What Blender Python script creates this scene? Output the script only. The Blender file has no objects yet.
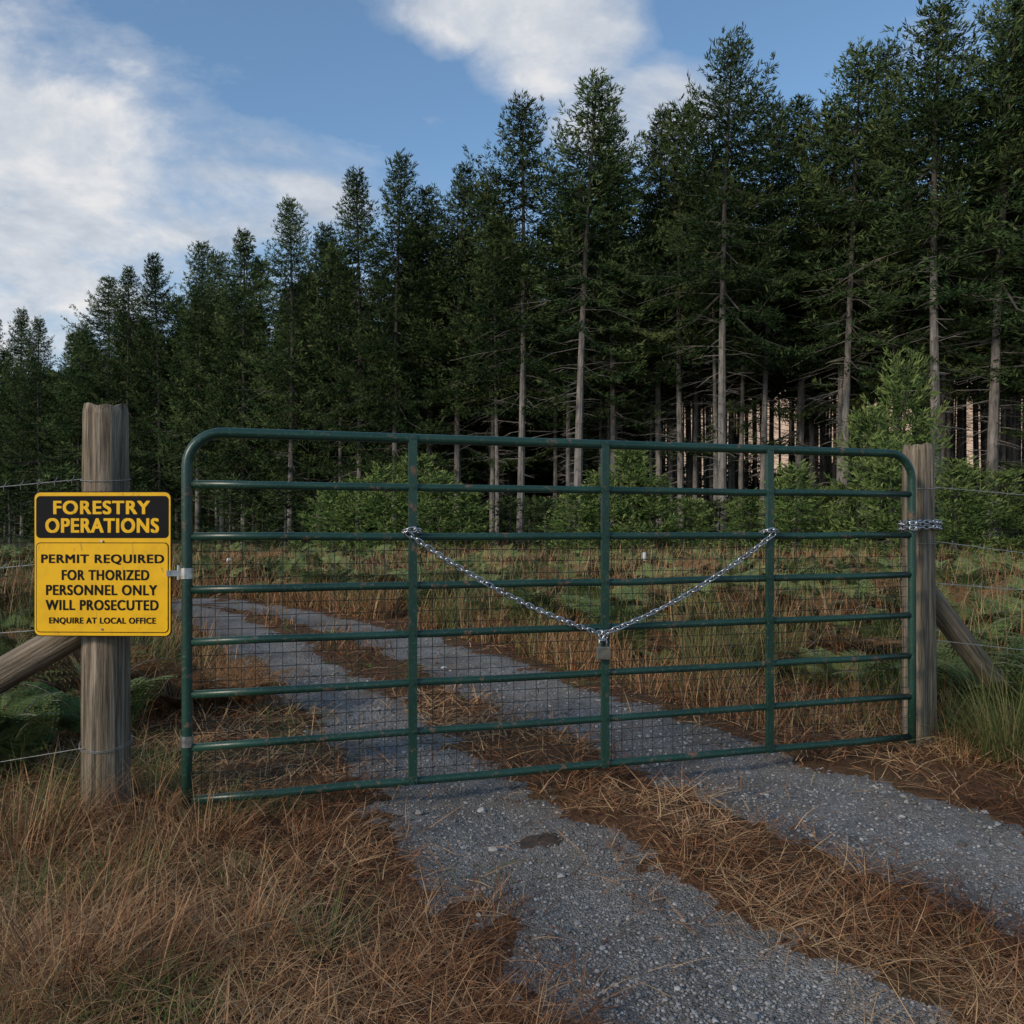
import bpy, math, random, bmesh
import numpy as np
from mathutils import Vector, Matrix
R=np.random.RandomState(7); random.seed(7)
CAMH=1.12; F=850.0; HY=528.0
def P(px,py,D): return np.array([(px-512)/F*D, D, CAMH-(py-HY)/F*D])
def PX(px,D): return (px-512)/F*D
# ---------------------------------------------------------------- helpers
def hash2(ix,iy,s):
    v=np.sin(ix*127.1+iy*311.7+s*74.7)*43758.5453
    return v-np.floor(v)
def vnoise(x,y,s=0):
    ix=np.floor(x);iy=np.floor(y);fx=x-ix;fy=y-iy
    fx=fx*fx*(3-2*fx);fy=fy*fy*(3-2*fy)
    a=hash2(ix,iy,s);b=hash2(ix+1,iy,s);c=hash2(ix,iy+1,s);d=hash2(ix+1,iy+1,s)
    return (a*(1-fx)+b*fx)*(1-fy)+(c*(1-fx)+d*fx)*fy
def fbm(x,y,s=0,o=4):
    t=0;a=.5;n=0
    for i in range(o):
        t=t+a*vnoise(x*2**i+13.7*i,y*2**i+7.1*i,s+i);n+=a;a*=.5
    return t/n
def link(ob,parent=None):
    bpy.context.scene.collection.objects.link(ob)
    if parent: ob.parent=parent
    return ob
def empty(name,loc=(0,0,0)):
    e=bpy.data.objects.new(name,None); e.location=loc; e.empty_display_size=.2
    return link(e)
class MB:
    def __init__(s): s.V=[];s.T=[];s.Q=[];s.A=[];s.TM=[];s.QM=[];s.n=0
    def add(s,V,T=None,Q=None,a=0.5,m=0):
        V=np.asarray(V,float).reshape(-1,3)
        s.V.append(V)
        s.A.append(np.broadcast_to(np.asarray(a,float),(len(V),)).copy())
        if T is not None and len(T): T=np.asarray(T,int)+s.n; s.T.append(T); s.TM.append(np.full(len(T),m))
        if Q is not None and len(Q): Q=np.asarray(Q,int)+s.n; s.Q.append(Q); s.QM.append(np.full(len(Q),m))
        s.n+=len(V)
    def mesh(s,name,mats,smooth=False):
        V=np.concatenate(s.V);A=np.concatenate(s.A)
        T=np.concatenate(s.T) if s.T else np.zeros((0,3),int)
        Q=np.concatenate(s.Q) if s.Q else np.zeros((0,4),int)
        M=np.concatenate(s.TM+s.QM)
        me=bpy.data.meshes.new(name)
        me.vertices.add(len(V)); me.vertices.foreach_set('co',V.astype(np.float32).ravel())
        L=np.concatenate([T.ravel(),Q.ravel()])
        me.loops.add(len(L)); me.loops.foreach_set('vertex_index',L.astype(np.int32))
        st=np.concatenate([np.arange(len(T))*3, len(T)*3+np.arange(len(Q))*4])
        me.polygons.add(len(st)); me.polygons.foreach_set('loop_start',st.astype(np.int32))
        for m in mats: me.materials.append(m)
        me.polygons.foreach_set('material_index',M.astype(np.int32))
        me.polygons.foreach_set('use_smooth',np.full(len(st),bool(smooth)))
        at=me.attributes.new('rnd','FLOAT','POINT'); at.data.foreach_set('value',A.astype(np.float32))
        me.update(calc_edges=True); me.validate()
        return me
    def obj(s,name,mats,parent=None,smooth=False):
        return link(bpy.data.objects.new(name,s.mesh(name,mats,smooth)),parent)
def nrm(v): return v/np.maximum(np.linalg.norm(v,axis=-1,keepdims=True),1e-9)
def tube(mb,pts,r,n=8,a=.5,m=0,cap=True,closed=False):
    pts=np.asarray(pts,float); k=len(pts); r=np.broadcast_to(np.asarray(r,float),(k,))
    if closed: tan=nrm(np.roll(pts,-1,0)-np.roll(pts,1,0))
    else: tan=nrm(np.gradient(pts,axis=0))
    up=np.array([0,0,1.]) if abs(tan[0][2])<.9 else np.array([0,1.,0])
    u=nrm(np.cross(up,tan[0])); U=[]
    for t in tan:
        u=u-np.dot(u,t)*t; u=u/np.linalg.norm(u); U.append(u)
    U=np.array(U); W=np.cross(tan,U)
    an=np.arange(n)/n*2*math.pi
    V=pts[:,None]+r[:,None,None]*(np.cos(an)[None,:,None]*U[:,None]+np.sin(an)[None,:,None]*W[:,None])
    Q=[]
    kk=k if closed else k-1
    for i in range(kk):
        for j in range(n):
            i2=(i+1)%k; j2=(j+1)%n
            Q.append((i*n+j,i*n+j2,i2*n+j2,i2*n+j))
    V=V.reshape(-1,3); T=[]
    av=np.broadcast_to(np.asarray(a,float),(k,)) if np.ndim(a) else np.full(k,a)
    av=np.repeat(av,n)
    if cap and not closed:
        V=np.vstack([V,pts[:1],pts[-1:]]); c0=k*n;c1=c0+1; av=np.concatenate([av,[av[0],av[-1]]])
        for j in range(n):
            j2=(j+1)%n; T.append((c0,j2,j)); T.append((c1,(k-1)*n+j,(k-1)*n+j2))
    mb.add(V,T,Q,av,m)
def box(mb,c,ux,uy,uz,a=.5,m=0):
    c=np.asarray(c,float);V=[]
    for i in (-1,1):
        for j in (-1,1):
            for k in (-1,1): V.append(c+i*np.asarray(ux)+j*np.asarray(uy)+k*np.asarray(uz))
    Q=[(0,1,3,2),(4,6,7,5),(0,4,5,1),(2,3,7,6),(0,2,6,4),(1,5,7,3)]
    mb.add(V,None,Q,a,m)
# ---------------------------------------------------------------- materials
def newmat(name):
    m=bpy.data.materials.new(name); m.use_nodes=True
    nt=m.node_tree; b=nt.nodes['Principled BSDF']; return m,nt,b
def N(nt,t,**kw):
    n=nt.nodes.new(t)
    for k,v in kw.items(): setattr(n,k,v)
    return n
def ramp(nt,fac,stops,interp='LINEAR'):
    r=N(nt,'ShaderNodeValToRGB'); cr=r.color_ramp; cr.interpolation=interp
    while len(cr.elements)<len(stops): cr.elements.new(.5)
    for e,(p,c) in zip(cr.elements,stops):
        e.position=p; e.color=(*c,1) if len(c)==3 else c
    nt.links.new(fac,r.inputs[0]); return r.outputs[0]
def noise(nt,scale,detail=5,rough=.55,vec=None,dist=0):
    n=N(nt,'ShaderNodeTexNoise'); n.inputs['Scale'].default_value=scale;n.inputs['Detail'].default_value=detail
    n.inputs['Roughness'].default_value=rough; n.inputs['Distortion'].default_value=dist
    if vec is not None: nt.links.new(vec,n.inputs['Vector'])
    return n.outputs['Fac']
def mix(nt,fac,a,b,bt='MIX'):
    m=N(nt,'ShaderNodeMix',data_type='RGBA',blend_type=bt)
    for s,v in ((m.inputs[0],fac),(m.inputs[6],a),(m.inputs[7],b)):
        if isinstance(v,bpy.types.NodeSocket): nt.links.new(v,s)
        elif isinstance(v,(int,float)): s.default_value=v
        else: s.default_value=(*v,1)
    return m.outputs[2]
def mth(nt,op,a,b=None,c=None,clamp=False):
    m=N(nt,'ShaderNodeMath',operation=op); m.use_clamp=clamp
    for i,v in enumerate((a,b,c)):
        if v is None: continue
        if isinstance(v,(int,float)): m.inputs[i].default_value=v
        else: nt.links.new(v,m.inputs[i])
    return m.outputs[0]
def bump(nt,b,h,strength,dist):
    n=N(nt,'ShaderNodeBump'); n.inputs['Strength'].default_value=strength;n.inputs['Distance'].default_value=dist
    nt.links.new(h,n.inputs['Height']); nt.links.new(n.outputs[0],b.inputs['Normal'])
def objco(nt): return N(nt,'ShaderNodeTexCoord').outputs['Object']
def mapping(nt,vec,sc):
    m=N(nt,'ShaderNodeMapping'); m.inputs['Scale'].default_value=sc; nt.links.new(vec,m.inputs[0]); return m.outputs[0]
def attr(nt,name='rnd'): return N(nt,'ShaderNodeAttribute',attribute_name=name).outputs['Fac']
L=lambda nt,a,b: nt.links.new(a,b)

def leafmat(name,stops,rough=.6,trans=.25,objvar=.25):
    m=bpy.data.materials.new(name); m.use_nodes=True; nt=m.node_tree; nt.nodes.remove(nt.nodes['Principled BSDF'])
    c=ramp(nt,attr(nt),stops)
    if objvar>0:
        oi=N(nt,'ShaderNodeObjectInfo').outputs['Random']
        v=mth(nt,'MULTIPLY_ADD',oi,objvar*2,1-objvar)
        hs=N(nt,'ShaderNodeHueSaturation'); L(nt,c,hs.inputs['Color']); L(nt,v,hs.inputs['Value']); c=hs.outputs[0]
    df=N(nt,'ShaderNodeBsdfDiffuse'); L(nt,c,df.inputs[0]); out=df.outputs[0]
    if trans>0:
        tr=N(nt,'ShaderNodeBsdfTranslucent'); L(nt,c,tr.inputs[0])
        ms=N(nt,'ShaderNodeMixShader'); ms.inputs[0].default_value=trans
        L(nt,out,ms.inputs[1]);L(nt,tr.outputs[0],ms.inputs[2]); out=ms.outputs[0]
    L(nt,out,nt.nodes['Material Output'].inputs[0])
    return m
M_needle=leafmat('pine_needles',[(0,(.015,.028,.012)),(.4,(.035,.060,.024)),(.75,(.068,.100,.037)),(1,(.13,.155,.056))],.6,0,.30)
M_sapling=leafmat('sapling_needles',[(0,(.04,.07,.02)),(.5,(.10,.155,.045)),(1,(.20,.24,.08))],.6,0,.2)
M_fern=leafmat('fern_green',[(0,(.06,.098,.03)),(.5,(.15,.20,.07)),(1,(.28,.31,.13))],.55,.2,.32)
M_fernb=leafmat('fern_dead',[(0,(.07,.038,.02)),(.5,(.18,.10,.048)),(1,(.30,.20,.09))],.7,.15,.3)
M_straw=leafmat('dead_grass',[(0,(.055,.026,.016)),(.28,(.18,.078,.040)),(.52,(.36,.175,.082)),(.77,(.58,.37,.20)),(.84,(.17,.17,.06)),(1,(.09,.15,.04))],.65,.12,0)
M_rush=leafmat('rush_green',[(0,(.05,.08,.025)),(.5,(.12,.145,.05)),(.8,(.22,.21,.09)),(1,(.36,.28,.14))],.5,.15,0)

def barkmat(name,c0,c1,att=False):
    m,nt,b=newmat(name); co=objco(nt)
    n=noise(nt,6,6,.65,mapping(nt,co,(1,1,.25)))
    c=ramp(nt,n,[(.3,c0),(.7,c1)])
    if att: c=mix(nt,attr(nt),c,tuple(v*.25 for v in c1))  # bark colour darkened up inside the crown, painted shade of the foliage
    L(nt,c,b.inputs['Base Color']); b.inputs['Roughness'].default_value=.9
    b.inputs['Specular IOR Level'].default_value=.1
    bump(nt,b,n,.8,.04); return m
M_bark=barkmat('pine_bark',(.065,.057,.05),(.33,.295,.265),True)
M_twig=barkmat('dead_twigs',(.13,.113,.10),(.27,.24,.21))

# ground
m,nt,b=newmat('ground_litter'); co=objco(nt)
n1=noise(nt,1.1,4,.6,co); n2=noise(nt,45,6,.7,co)
st=noise(nt,60,4,.7,mapping(nt,co,(1,.18,1)),1.5)
c=ramp(nt,n2,[(.3,(.035,.018,.011)),(.5,(.12,.058,.032)),(.7,(.25,.145,.08))])
c2=ramp(nt,st,[(.35,(.045,.025,.015)),(.65,(.27,.15,.08))])
c=mix(nt,.45,c,c2)
g=mth(nt,'MULTIPLY',ramp(nt,n1,[(.5,(0,0,0)),(.68,(1,1,1))]),.4)
c=mix(nt,g,c,(.07,.085,.03))
gt=N(nt,'ShaderNodeSeparateXYZ'); L(nt,co,gt.inputs[0])
far=mth(nt,'MULTIPLY_ADD',gt.outputs[1],.12,-1.4,True)
c=mix(nt,far,c,(.05,.055,.025))
L(nt,c,b.inputs['Base Color']); b.inputs['Roughness'].default_value=.95;b.inputs['Specular IOR Level'].default_value=.1
bump(nt,b,mth(nt,'ADD',n2,st),.8,.02); M_ground=m
# gravel
m,nt,b=newmat('gravel'); co=objco(nt)
def vor(scale,feat='F1'):
    v=N(nt,'ShaderNodeTexVoronoi',feature=feat); v.inputs['Scale'].default_value=scale; L(nt,co,v.inputs['Vector']); return v
v1=vor(170);v2=vor(75);n1=noise(nt,1.6,5,.65,co);n2=noise(nt,25,5,.7,co)
sep=N(nt,'ShaderNodeSeparateColor');L(nt,v1.outputs['Color'],sep.inputs[0])
sep2=N(nt,'ShaderNodeSeparateColor');L(nt,v2.outputs['Color'],sep2.inputs[0])
c=ramp(nt,sep.outputs[0],[(0,(.14,.136,.125)),(.5,(.28,.270,.25)),(.9,(.38,.367,.345)),(1,(.52,.50,.47))])
cb=ramp(nt,sep2.outputs[1],[(0,(.16,.155,.144)),(.6,(.29,.28,.262)),(1,(.46,.445,.42))])
c=mix(nt,ramp(nt,n2,[(.45,(0,0,0)),(.6,(1,1,1))]),c,cb)
edge=mth(nt,'MULTIPLY',v1.outputs['Distance'],1.0)
c=mix(nt,.4,c,ramp(nt,edge,[(0,(1,1,1)),(.75,(.35,.35,.35))]),'MULTIPLY')
c=mix(nt,1.,c,ramp(nt,n1,[(.35,(.62,.62,.62)),(.6,(1.08,1.08,1.08))]),'MULTIPLY')
dirt=ramp(nt,noise(nt,2.7,5,.65,co),[(.44,(0,0,0)),(.70,(.7,.7,.7))])
c=mix(nt,dirt,c,(.19,.15,.11))
L(nt,c,b.inputs['Base Color']); b.inputs['Roughness'].default_value=.85; b.inputs['Specular IOR Level'].default_value=.2
h=mth(nt,'ADD',mth(nt,'MULTIPLY',v1.outputs['Distance'],-1),mth(nt,'MULTIPLY',n2,1.2))
bump(nt,b,h,1.0,.006); M_gravel=m
m,nt,b=newmat('stones'); 
c=ramp(nt,attr(nt),[(0,(.08,.078,.074)),(.5,(.21,.205,.195)),(.92,(.34,.33,.32)),(1,(.46,.44,.41))])
L(nt,c,b.inputs['Base Color']); b.inputs['Roughness'].default_value=.8;b.inputs['Specular IOR Level'].default_value=.2; M_stone=m
# wood
m,nt,b=newmat('weathered_wood'); co=objco(nt)
g1=noise(nt,38,6,.7,mapping(nt,co,(1,1,.045)),.6); g2=noise(nt,5,4,.6,mapping(nt,co,(1,1,.3)))
g3=noise(nt,120,4,.7,mapping(nt,co,(1,1,.03)))
c=ramp(nt,g1,[(.28,(.05,.036,.026)),(.46,(.22,.17,.12)),(.68,(.43,.35,.265))])
c=mix(nt,ramp(nt,g2,[(.45,(0,0,0)),(.75,(.6,.6,.6))]),c,(.15,.145,.10))
c=mix(nt,.6,c,ramp(nt,g3,[(.40,(.22,.22,.22)),(.54,(1,1,1))]),'MULTIPLY')
L(nt,c,b.inputs['Base Color']); b.inputs['Roughness'].default_value=.9;b.inputs['Specular IOR Level'].default_value=.15
bump(nt,b,mth(nt,'ADD',g1,g3),.9,.008); M_wood=m
# green paint
m,nt,b=newmat('green_gate_paint'); co=objco(nt)
n1=noise(nt,14,7,.7,co);n2=noise(nt,3,4,.6,co);n3=noise(nt,90,4,.6,co)
c=ramp(nt,n2,[(.3,(.009,.036,.025)),(.7,(.020,.064,.045))])
rm=ramp(nt,mth(nt,'ADD',mth(nt,'MULTIPLY',n1,.8),mth(nt,'MULTIPLY',n3,.2)),[(.575,(0,0,0)),(.63,(1,1,1))])
c=mix(nt,rm,c,(.16,.085,.055))
c=mix(nt,ramp(nt,n3,[(.57,(0,0,0)),(.75,(.5,.5,.5))]),c,(.14,.18,.155))
L(nt,c,b.inputs['Base Color'])
rr=mix(nt,rm,(.33,.33,.33),(.85,.85,.85)); L(nt,rr,b.inputs['Roughness'])
bump(nt,b,n1,.2,.004); M_green=m
def metal(name,c,rough,me=1.):
    m,nt,b=newmat(name); n=noise(nt,40,5,.6,objco(nt))
    cc=ramp(nt,n,[(.3,tuple(x*.5 for x in c)),(.65,c)])
    L(nt,cc,b.inputs['Base Color']); b.inputs['Metallic'].default_value=me; b.inputs['Roughness'].default_value=rough; return m
M_zinc=metal('galvanised_steel',(.72,.71,.71),.34)
M_wire=metal('dull_wire',(.42,.42,.40),.5,.5)
M_meshw=metal('dark_mesh_wire',(.035,.042,.036),.6,.3)
M_lock=metal('padlock_metal',(.38,.33,.26),.42,.8)
def paint(name,c,rough=.45,dirt=.25,spec=.3):
    m,nt,b=newmat(name); co=objco(nt)
    n=noise(nt,9,6,.65,co); n2=noise(nt,70,4,.6,mapping(nt,co,(1,1,.3)))
    cc=mix(nt,mth(nt,'MULTIPLY',ramp(nt,n,[(.45,(0,0,0)),(.75,(1,1,1))]),dirt),c,tuple(x*.45+.01 for x in c))
    cc=mix(nt,mth(nt,'MULTIPLY',ramp(nt,n2,[(.62,(0,0,0)),(.72,(1,1,1))]),dirt*1.2),cc,(.12,.09,.05))
    L(nt,cc,b.inputs['Base Color']); b.inputs['Roughness'].default_value=rough; b.inputs['Specular IOR Level'].default_value=spec; return m
M_yel=paint('sign_yellow',(.92,.50,.004),.45,.4)
M_blk=paint('sign_black',(.008,.008,.009),.6,.1,.12)
M_white=paint('white_marker',(.7,.7,.68),.6)
M_mud=paint('mud',(.06,.045,.034),.9)

# ---------------------------------------------------------------- track + terrain
LLy=[-6,1.92,2.56,3.5,5.53,8.5,11.6,13,15,17,19];LLx=[3.2,.10,-.17,-.53,-1.38,-2.97,-4.6,-6.3,-10.5,-17,-26]
LRx=[4.1,.98,.6,.06,-.76,-2.1,-4.0,-5.6,-9.7,-16,-25]
RLy=[-6,2.37,2.96,3.5,3.93,5.53,7.2,8.5,11.6,13,15,17,19];RLx=[4.7,1.43,1.14,.82,.57,-.14,-.95,-1.55,-3.6,-5.2,-9.3,-15.4,-24]
RRx=[5.6,2.3,2.0,1.75,1.45,.62,-.1,-.8,-2.9,-4.2,-8,-14,-22]
def tracks(x,y):
    s1=np.minimum(x-np.interp(y,LLy,LLx),np.interp(y,LLy,LRx)-x)
    s2=np.minimum(x-np.interp(y,RLy,RLx),np.interp(y,RLy,RRx)-x)
    s=np.maximum(s1,s2)
    s=np.where(y>18,-5,s)
    return s+(fbm(x*3.3,y*3.3,3,4)-.5)*.42+(fbm(x*17,y*17,9,2)-.5)*.16
def road_l(y): return np.interp(y,LLy,LLx)
def road_r(y): return np.interp(y,RLy,RRx)
def gz(x,y):
    s=tracks(x,y)
    z=(fbm(x*1.3,y*1.3,5,4)-.5)*.07
    z=z-.025*np.clip(s/.25,-.3,1)
    left=np.clip((road_l(y)-.3-x)/1.5,0,1); z=z+left*.05
    far=np.clip((y-25)/40,0,1); z=z+far*.6*fbm(x*.05,y*.05,8,3)
    return z
def axis(a,b,step,lim,g=1.09):
    c=list(np.arange(a,b,step)); s=step; v=b
    while v<lim: c.append(v); s*=g; v+=s
    c.append(lim); s=step; v=a-step
    lo=[]
    while v>-lim: lo.append(v); s*=g; v-=s
    lo.append(-lim)
    return np.array(lo[::-1]+c)
def grid(xs,ys,zf,keep=None):
    X,Y=np.meshgrid(xs,ys); Z=zf(X,Y); nx=len(xs)
    V=np.stack([X,Y,Z],-1).reshape(-1,3)
    i,j=np.meshgrid(np.arange(nx-1),np.arange(len(ys)-1))
    a=(j*nx+i).ravel(); Q=np.stack([a,a+1,a+nx+1,a+nx],-1)
    if keep is not None:
        k=keep(X,Y).ravel(); q=k[Q].any(1); Q=Q[q]
        used=np.unique(Q); mp=np.full(len(V),-1); mp[used]=np.arange(len(used)); V=V[used];Q=mp[Q]
    return V,Q
mb=MB(); V,Q=grid(axis(-4,4,.035,420),axis(.8,8,.035,420),gz); mb.add(V,None,Q); mb.obj('ground',[M_ground],smooth=True)
def gravz(x,y):
    s=tracks(x,y)
    return gz(x,y)+np.clip(s/.08,-1,1)*.010+.002+(vnoise(x*40,y*40,2)-.5)*.006
mb=MB(); V,Q=grid(np.arange(-5,6,.025),np.arange(-1,9,.025),gravz,lambda x,y:tracks(x,y)>-.05); mb.add(V,None,Q)
V,Q=grid(np.arange(-24,2,.1),np.arange(8.99,18,.05),gravz,lambda x,y:tracks(x,y)>-.05); mb.add(V,None,Q)
mb.obj('gravel_track',[M_gravel],smooth=True)

def stones(n):
    t=(1+5**.5)/2
    ico=nrm(np.array([(-1,t,0),(1,t,0),(-1,-t,0),(1,-t,0),(0,-1,t),(0,1,t),(0,-1,-t),(0,1,-t),(t,0,-1),(t,0,1),(-t,0,-1),(-t,0,1)],float))
    fc=np.array([(0,11,5),(0,5,1),(0,1,7),(0,7,10),(0,10,11),(1,5,9),(5,11,4),(11,10,2),(10,7,6),(7,1,8),(3,9,4),(3,4,2),(3,2,6),(3,6,8),(3,8,9),(4,9,5),(2,4,11),(6,2,10),(8,6,7),(9,8,1)])
    y=1/R.uniform(1/9,1/1.3,n*3); x=R.uniform(-1,1,n*3)*(y*.75+.3)
    s=tracks(x,y); dn=.3+.7*(fbm(x*2,y*2,91,3)>.5)
    k=((s>0)&(R.rand(n*3)<.7*dn))|((s>-.3)&(R.rand(n*3)<.35*np.exp(s/.12)))
    x=x[k][:n];y=y[k][:n]; n=len(x)
    r=.002+.0042*R.rand(n)**2.2+.009*(R.rand(n)>.98)*R.rand(n)
    r=r*np.clip(y/3,.9,1.6)
    V=ico[None]*(1+R.uniform(-.28,.28,(n,12,1)))
    V=V*(r[:,None,None]*np.stack([R.uniform(.8,1.4,n),R.uniform(.8,1.3,n),R.uniform(.5,.85,n)],-1)[:,None,:])
    a=R.uniform(0,6.28,n);c,s_=np.cos(a),np.sin(a)
    X=V[...,0]*c[:,None]-V[...,1]*s_[:,None];Y=V[...,0]*s_[:,None]+V[...,1]*c[:,None]
    z=gravz(x,y)+r*.3
    V=np.stack([X+x[:,None],Y+y[:,None],V[...,2]+z[:,None]],-1)
    T=(fc[None]+12*np.arange(n)[:,None,None]).reshape(-1,3)
    mb=MB(); mb.add(V.reshape(-1,3),T,None,np.repeat(R.rand(n),12)); mb.obj('gravel_stones',[M_stone])
stones(38000)

# ---------------------------------------------------------------- blades
def blades(mb,x,y,z,ln,w,az,e0,curv,rnd,seg=3,m=0):
    n=len(x); p=np.stack([x,y,z],-1)
    side=np.stack([-np.sin(az),np.cos(az),np.zeros(n)],-1)
    tw=R.uniform(-1,1,(n,1)); 
    rows=[];cur=p.copy(); bend=R.uniform(-.5,.5,n)
    for i in range(seg+1):
        t=i/seg; ww=(w*(1-t**1.5))[:,None]*.5
        up=np.array([0,0,1.])*tw*.5
        sd=nrm(side+up)
        if i<seg: rows.append(cur-sd*ww); rows.append(cur+sd*ww)
        else: rows.append(cur.copy())
        e=e0+curv*t; a2=az+bend*t
        cur=cur+(ln/seg)[:,None]*np.stack([np.cos(e)*np.cos(a2),np.cos(e)*np.sin(a2),np.sin(e)],-1)
    V=np.stack(rows,1); k=2*seg+1
    base=np.arange(n)*k
    Q=np.concatenate([np.stack([base+2*i,base+2*i+1,base+2*i+3,base+2*i+2],-1) for i in range(seg-1)])
    T=np.stack([base+2*seg-2,base+2*seg-1,base+2*seg],-1)
    mb.add(V.reshape(-1,3),T,Q,np.repeat(rnd,k),m)
def scatter_pts(n,y0,y1,ext=.75,pad=.5):
    y=1/R.uniform(1/y1,1/y0,n); x=R.uniform(-1,1,n)*(y*ext+pad); return x,y
mb=MB()
x,y=scatter_pts(165000,1.2,16); s=tracks(x,y)
dens=np.where(s<-.06,1,np.where(s<.03,.6,np.where(s<.15,.16,.025)))
dens=dens*np.clip(.45+(fbm(x*5,y*5,17,3)-.4)*4,.25,1)
k=(R.rand(len(x))<dens); x=x[k];y=y[k];n=len(x);s=s[k]
pn=fbm(x*1.5,y*1.5,21,3)
rnd=np.clip(.40+(pn-.5)*1.2+R.normal(0,.25,n),0,.78)
gr=(fbm(x*1.1+5,y*1.1,33,3)>.57)&(R.rand(n)<.35); rnd=np.where(gr,R.uniform(.84,1,n),rnd)
w=np.maximum(.0018,y/F*.85)*R.uniform(.6,1.5,n)
blades(mb,x,y,gz(x,y)+.004+R.rand(n)*.03,R.uniform(.05,.2,n)*np.clip(y/3,1,1.6),w,R.uniform(0,6.28,n),R.uniform(-.1,.6,n),R.uniform(-.7,.1,n),rnd)
x,y=scatter_pts(110000,1.25,14); s=tracks(x,y)
cl=fbm(x*2.6,y*2.6,44,3)
hl=np.clip((road_l(y)-.25-x)/.9,0,1)
hr=np.clip((x-road_r(y)-.25)/.6,0,1)
tall=np.maximum(hl,hr)
k=(s<-.08)&(R.rand(len(x))<np.clip((cl-.45)*6,0.04,1)*(.2+.6*tall)); x=x[k];y=y[k];tall=tall[k];cl=cl[k];n=len(x)
rnd=np.clip(.46+(fbm(x*1.5,y*1.5,21,3)-.5)*1.0+R.normal(0,.22,n),0,.78)
g=(fbm(x*1.1+5,y*1.1,33,3)+.25*(fbm(x*6,y*6,35,2)-.5)>.54)&(R.rand(n)<.5); rnd=np.where(g,R.uniform(.84,1,n),rnd)
w=np.maximum(.0018,y/F*.85)*R.uniform(.7,1.3,n)
ln=(.05+.22*tall*R.rand(n)**1.4+.07*R.rand(n))*(.5+cl)
lean=R.uniform(.1,1.35,n)
az=fbm(x*3.2,y*3.2,50,2)*14+R.normal(0,1.2,n)
blades(mb,x,y,gz(x,y),ln,w,az,lean,-R.uniform(.5,2.2,n),rnd,4)
mb.obj('dead_grass',[M_straw])

def tussock(name,cx,cy,rad,n,l0,l1,mat,col=(0,1),w=.003,lean=(.7,1.5),curl=1.3):
    mb=MB(); r=rad*np.sqrt(R.rand(n));a=R.uniform(0,6.28,n)
    x=cx+r*np.cos(a);y=cy+r*np.sin(a)
    az=a+R.normal(0,.5,n)
    blades(mb,x,y,gz(x,y)-.01,R.uniform(l0,l1,n),np.full(n,w)*R.uniform(.7,1.3,n),az,R.uniform(*lean,n),-R.uniform(.2,curl,n),R.uniform(*col,n),5)
    return mb.obj(name,[mat])
for cx,cy,rad,n,l0,l1 in [(2.42,4.15,.17,650,.3,.60),(2.68,4.05,.15,500,.3,.6),(2.95,4.5,.2,500,.3,.65),(2.30,4.55,.1,200,.2,.42)]:
    tussock('rush_tussock',cx,cy,rad,n,l0,l1,M_rush,(0,.95),.004,(.5,1.5))
for px,py,rad,n,l0,l1 in [(325,960,.06,90,.12,.32),(30,930,.10,140,.15,.34),(120,905,.12,140,.12,.3),(20,850,.15,260,.2,.42),(215,830,.12,200,.1,.28),(165,800,.15,260,.15,.35),(965,945,.05,60,.05,.13),(240,900,.1,90,.1,.22),(280,815,.1,120,.06,.2)]:
    D=CAMH*F/(py-HY); tussock('grass_tuft',PX(px,D),D,rad,n,l0,l1,M_rush,(.3,1),.0026)
for px,py,rad,n,l0,l1 in [(60,1000,.14,330,.15,.42),(150,985,.12,260,.12,.34),(380,1000,.10,200,.08,.22),(10,880,.16,360,.2,.5),(70,845,.12,260,.2,.42),(200,860,.14,260,.12,.3),(300,850,.12,220,.08,.22),(145,830,.1,200,.15,.36),(240,960,.12,240,.1,.28),(420,930,.08,130,.06,.16),(860,905,.09,120,.04,.12),(700,830,.09,120,.04,.12),(960,760,.14,220,.1,.28)]:
    D=CAMH*F/(py-HY); tussock('dry_grass_tuft',PX(px,D),D,rad,n,l0,l1,M_straw,(.15,.8),.0026,(.3,1.5),2.2)
mb=MB()
n=34000
y=R.uniform(4.6,16,n); side=R.rand(n)
x=np.where(side<.65, road_r(y)+.25+np.abs(R.normal(0,1.1,n)), np.where(side<.85,road_l(y)-.3-np.abs(R.normal(0,1.0,n)),R.uniform(-3.2,-1.3,n)))
k=(fbm(x*1.7,y*1.7,61,3)>.44)&(tracks(x,y)<-.1); x=x[k];y=y[k];n=len(x)
blades(mb,x,y,gz(x,y),R.uniform(.12,.5,n),np.maximum(.0028,y/F*.8),R.uniform(0,6.28,n),R.uniform(.7,1.5,n),-R.uniform(.1,1.5,n),np.clip(R.normal(.60,.24,n),0,1),4)
n=12000; y=R.uniform(6,24,n); x=R.uniform(-1,1,n)*(y*.65+1); k=((x>road_r(y)+.8)|(x<road_l(y)-.8)|(y>18.5))&(fbm(x*.5,y*.5,66,3)>.48); x=x[k];y=y[k];n=len(x)
blades(mb,x,y,gz(x,y),R.uniform(.55,.95,n),np.maximum(.003,y/F*.7),R.uniform(0,6.28,n),R.uniform(1.1,1.5,n),-R.uniform(.1,.9,n),np.clip(R.normal(.66,.14,n),0,.8),4)
mb.obj('tall_dry_grass',[M_straw])
mb=MB(); n=15000
y=R.uniform(4.9,12,n); x=np.where(R.rand(n)<.75,road_r(y)+.5+np.abs(R.normal(0,1.6,n)),road_l(y)-.6-np.abs(R.normal(0,1.6,n)))
k=(fbm(x*1.3,y*1.3,64,3)>.50)&(tracks(x,y)<-.2); x=x[k];y=y[k];n=len(x)
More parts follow.
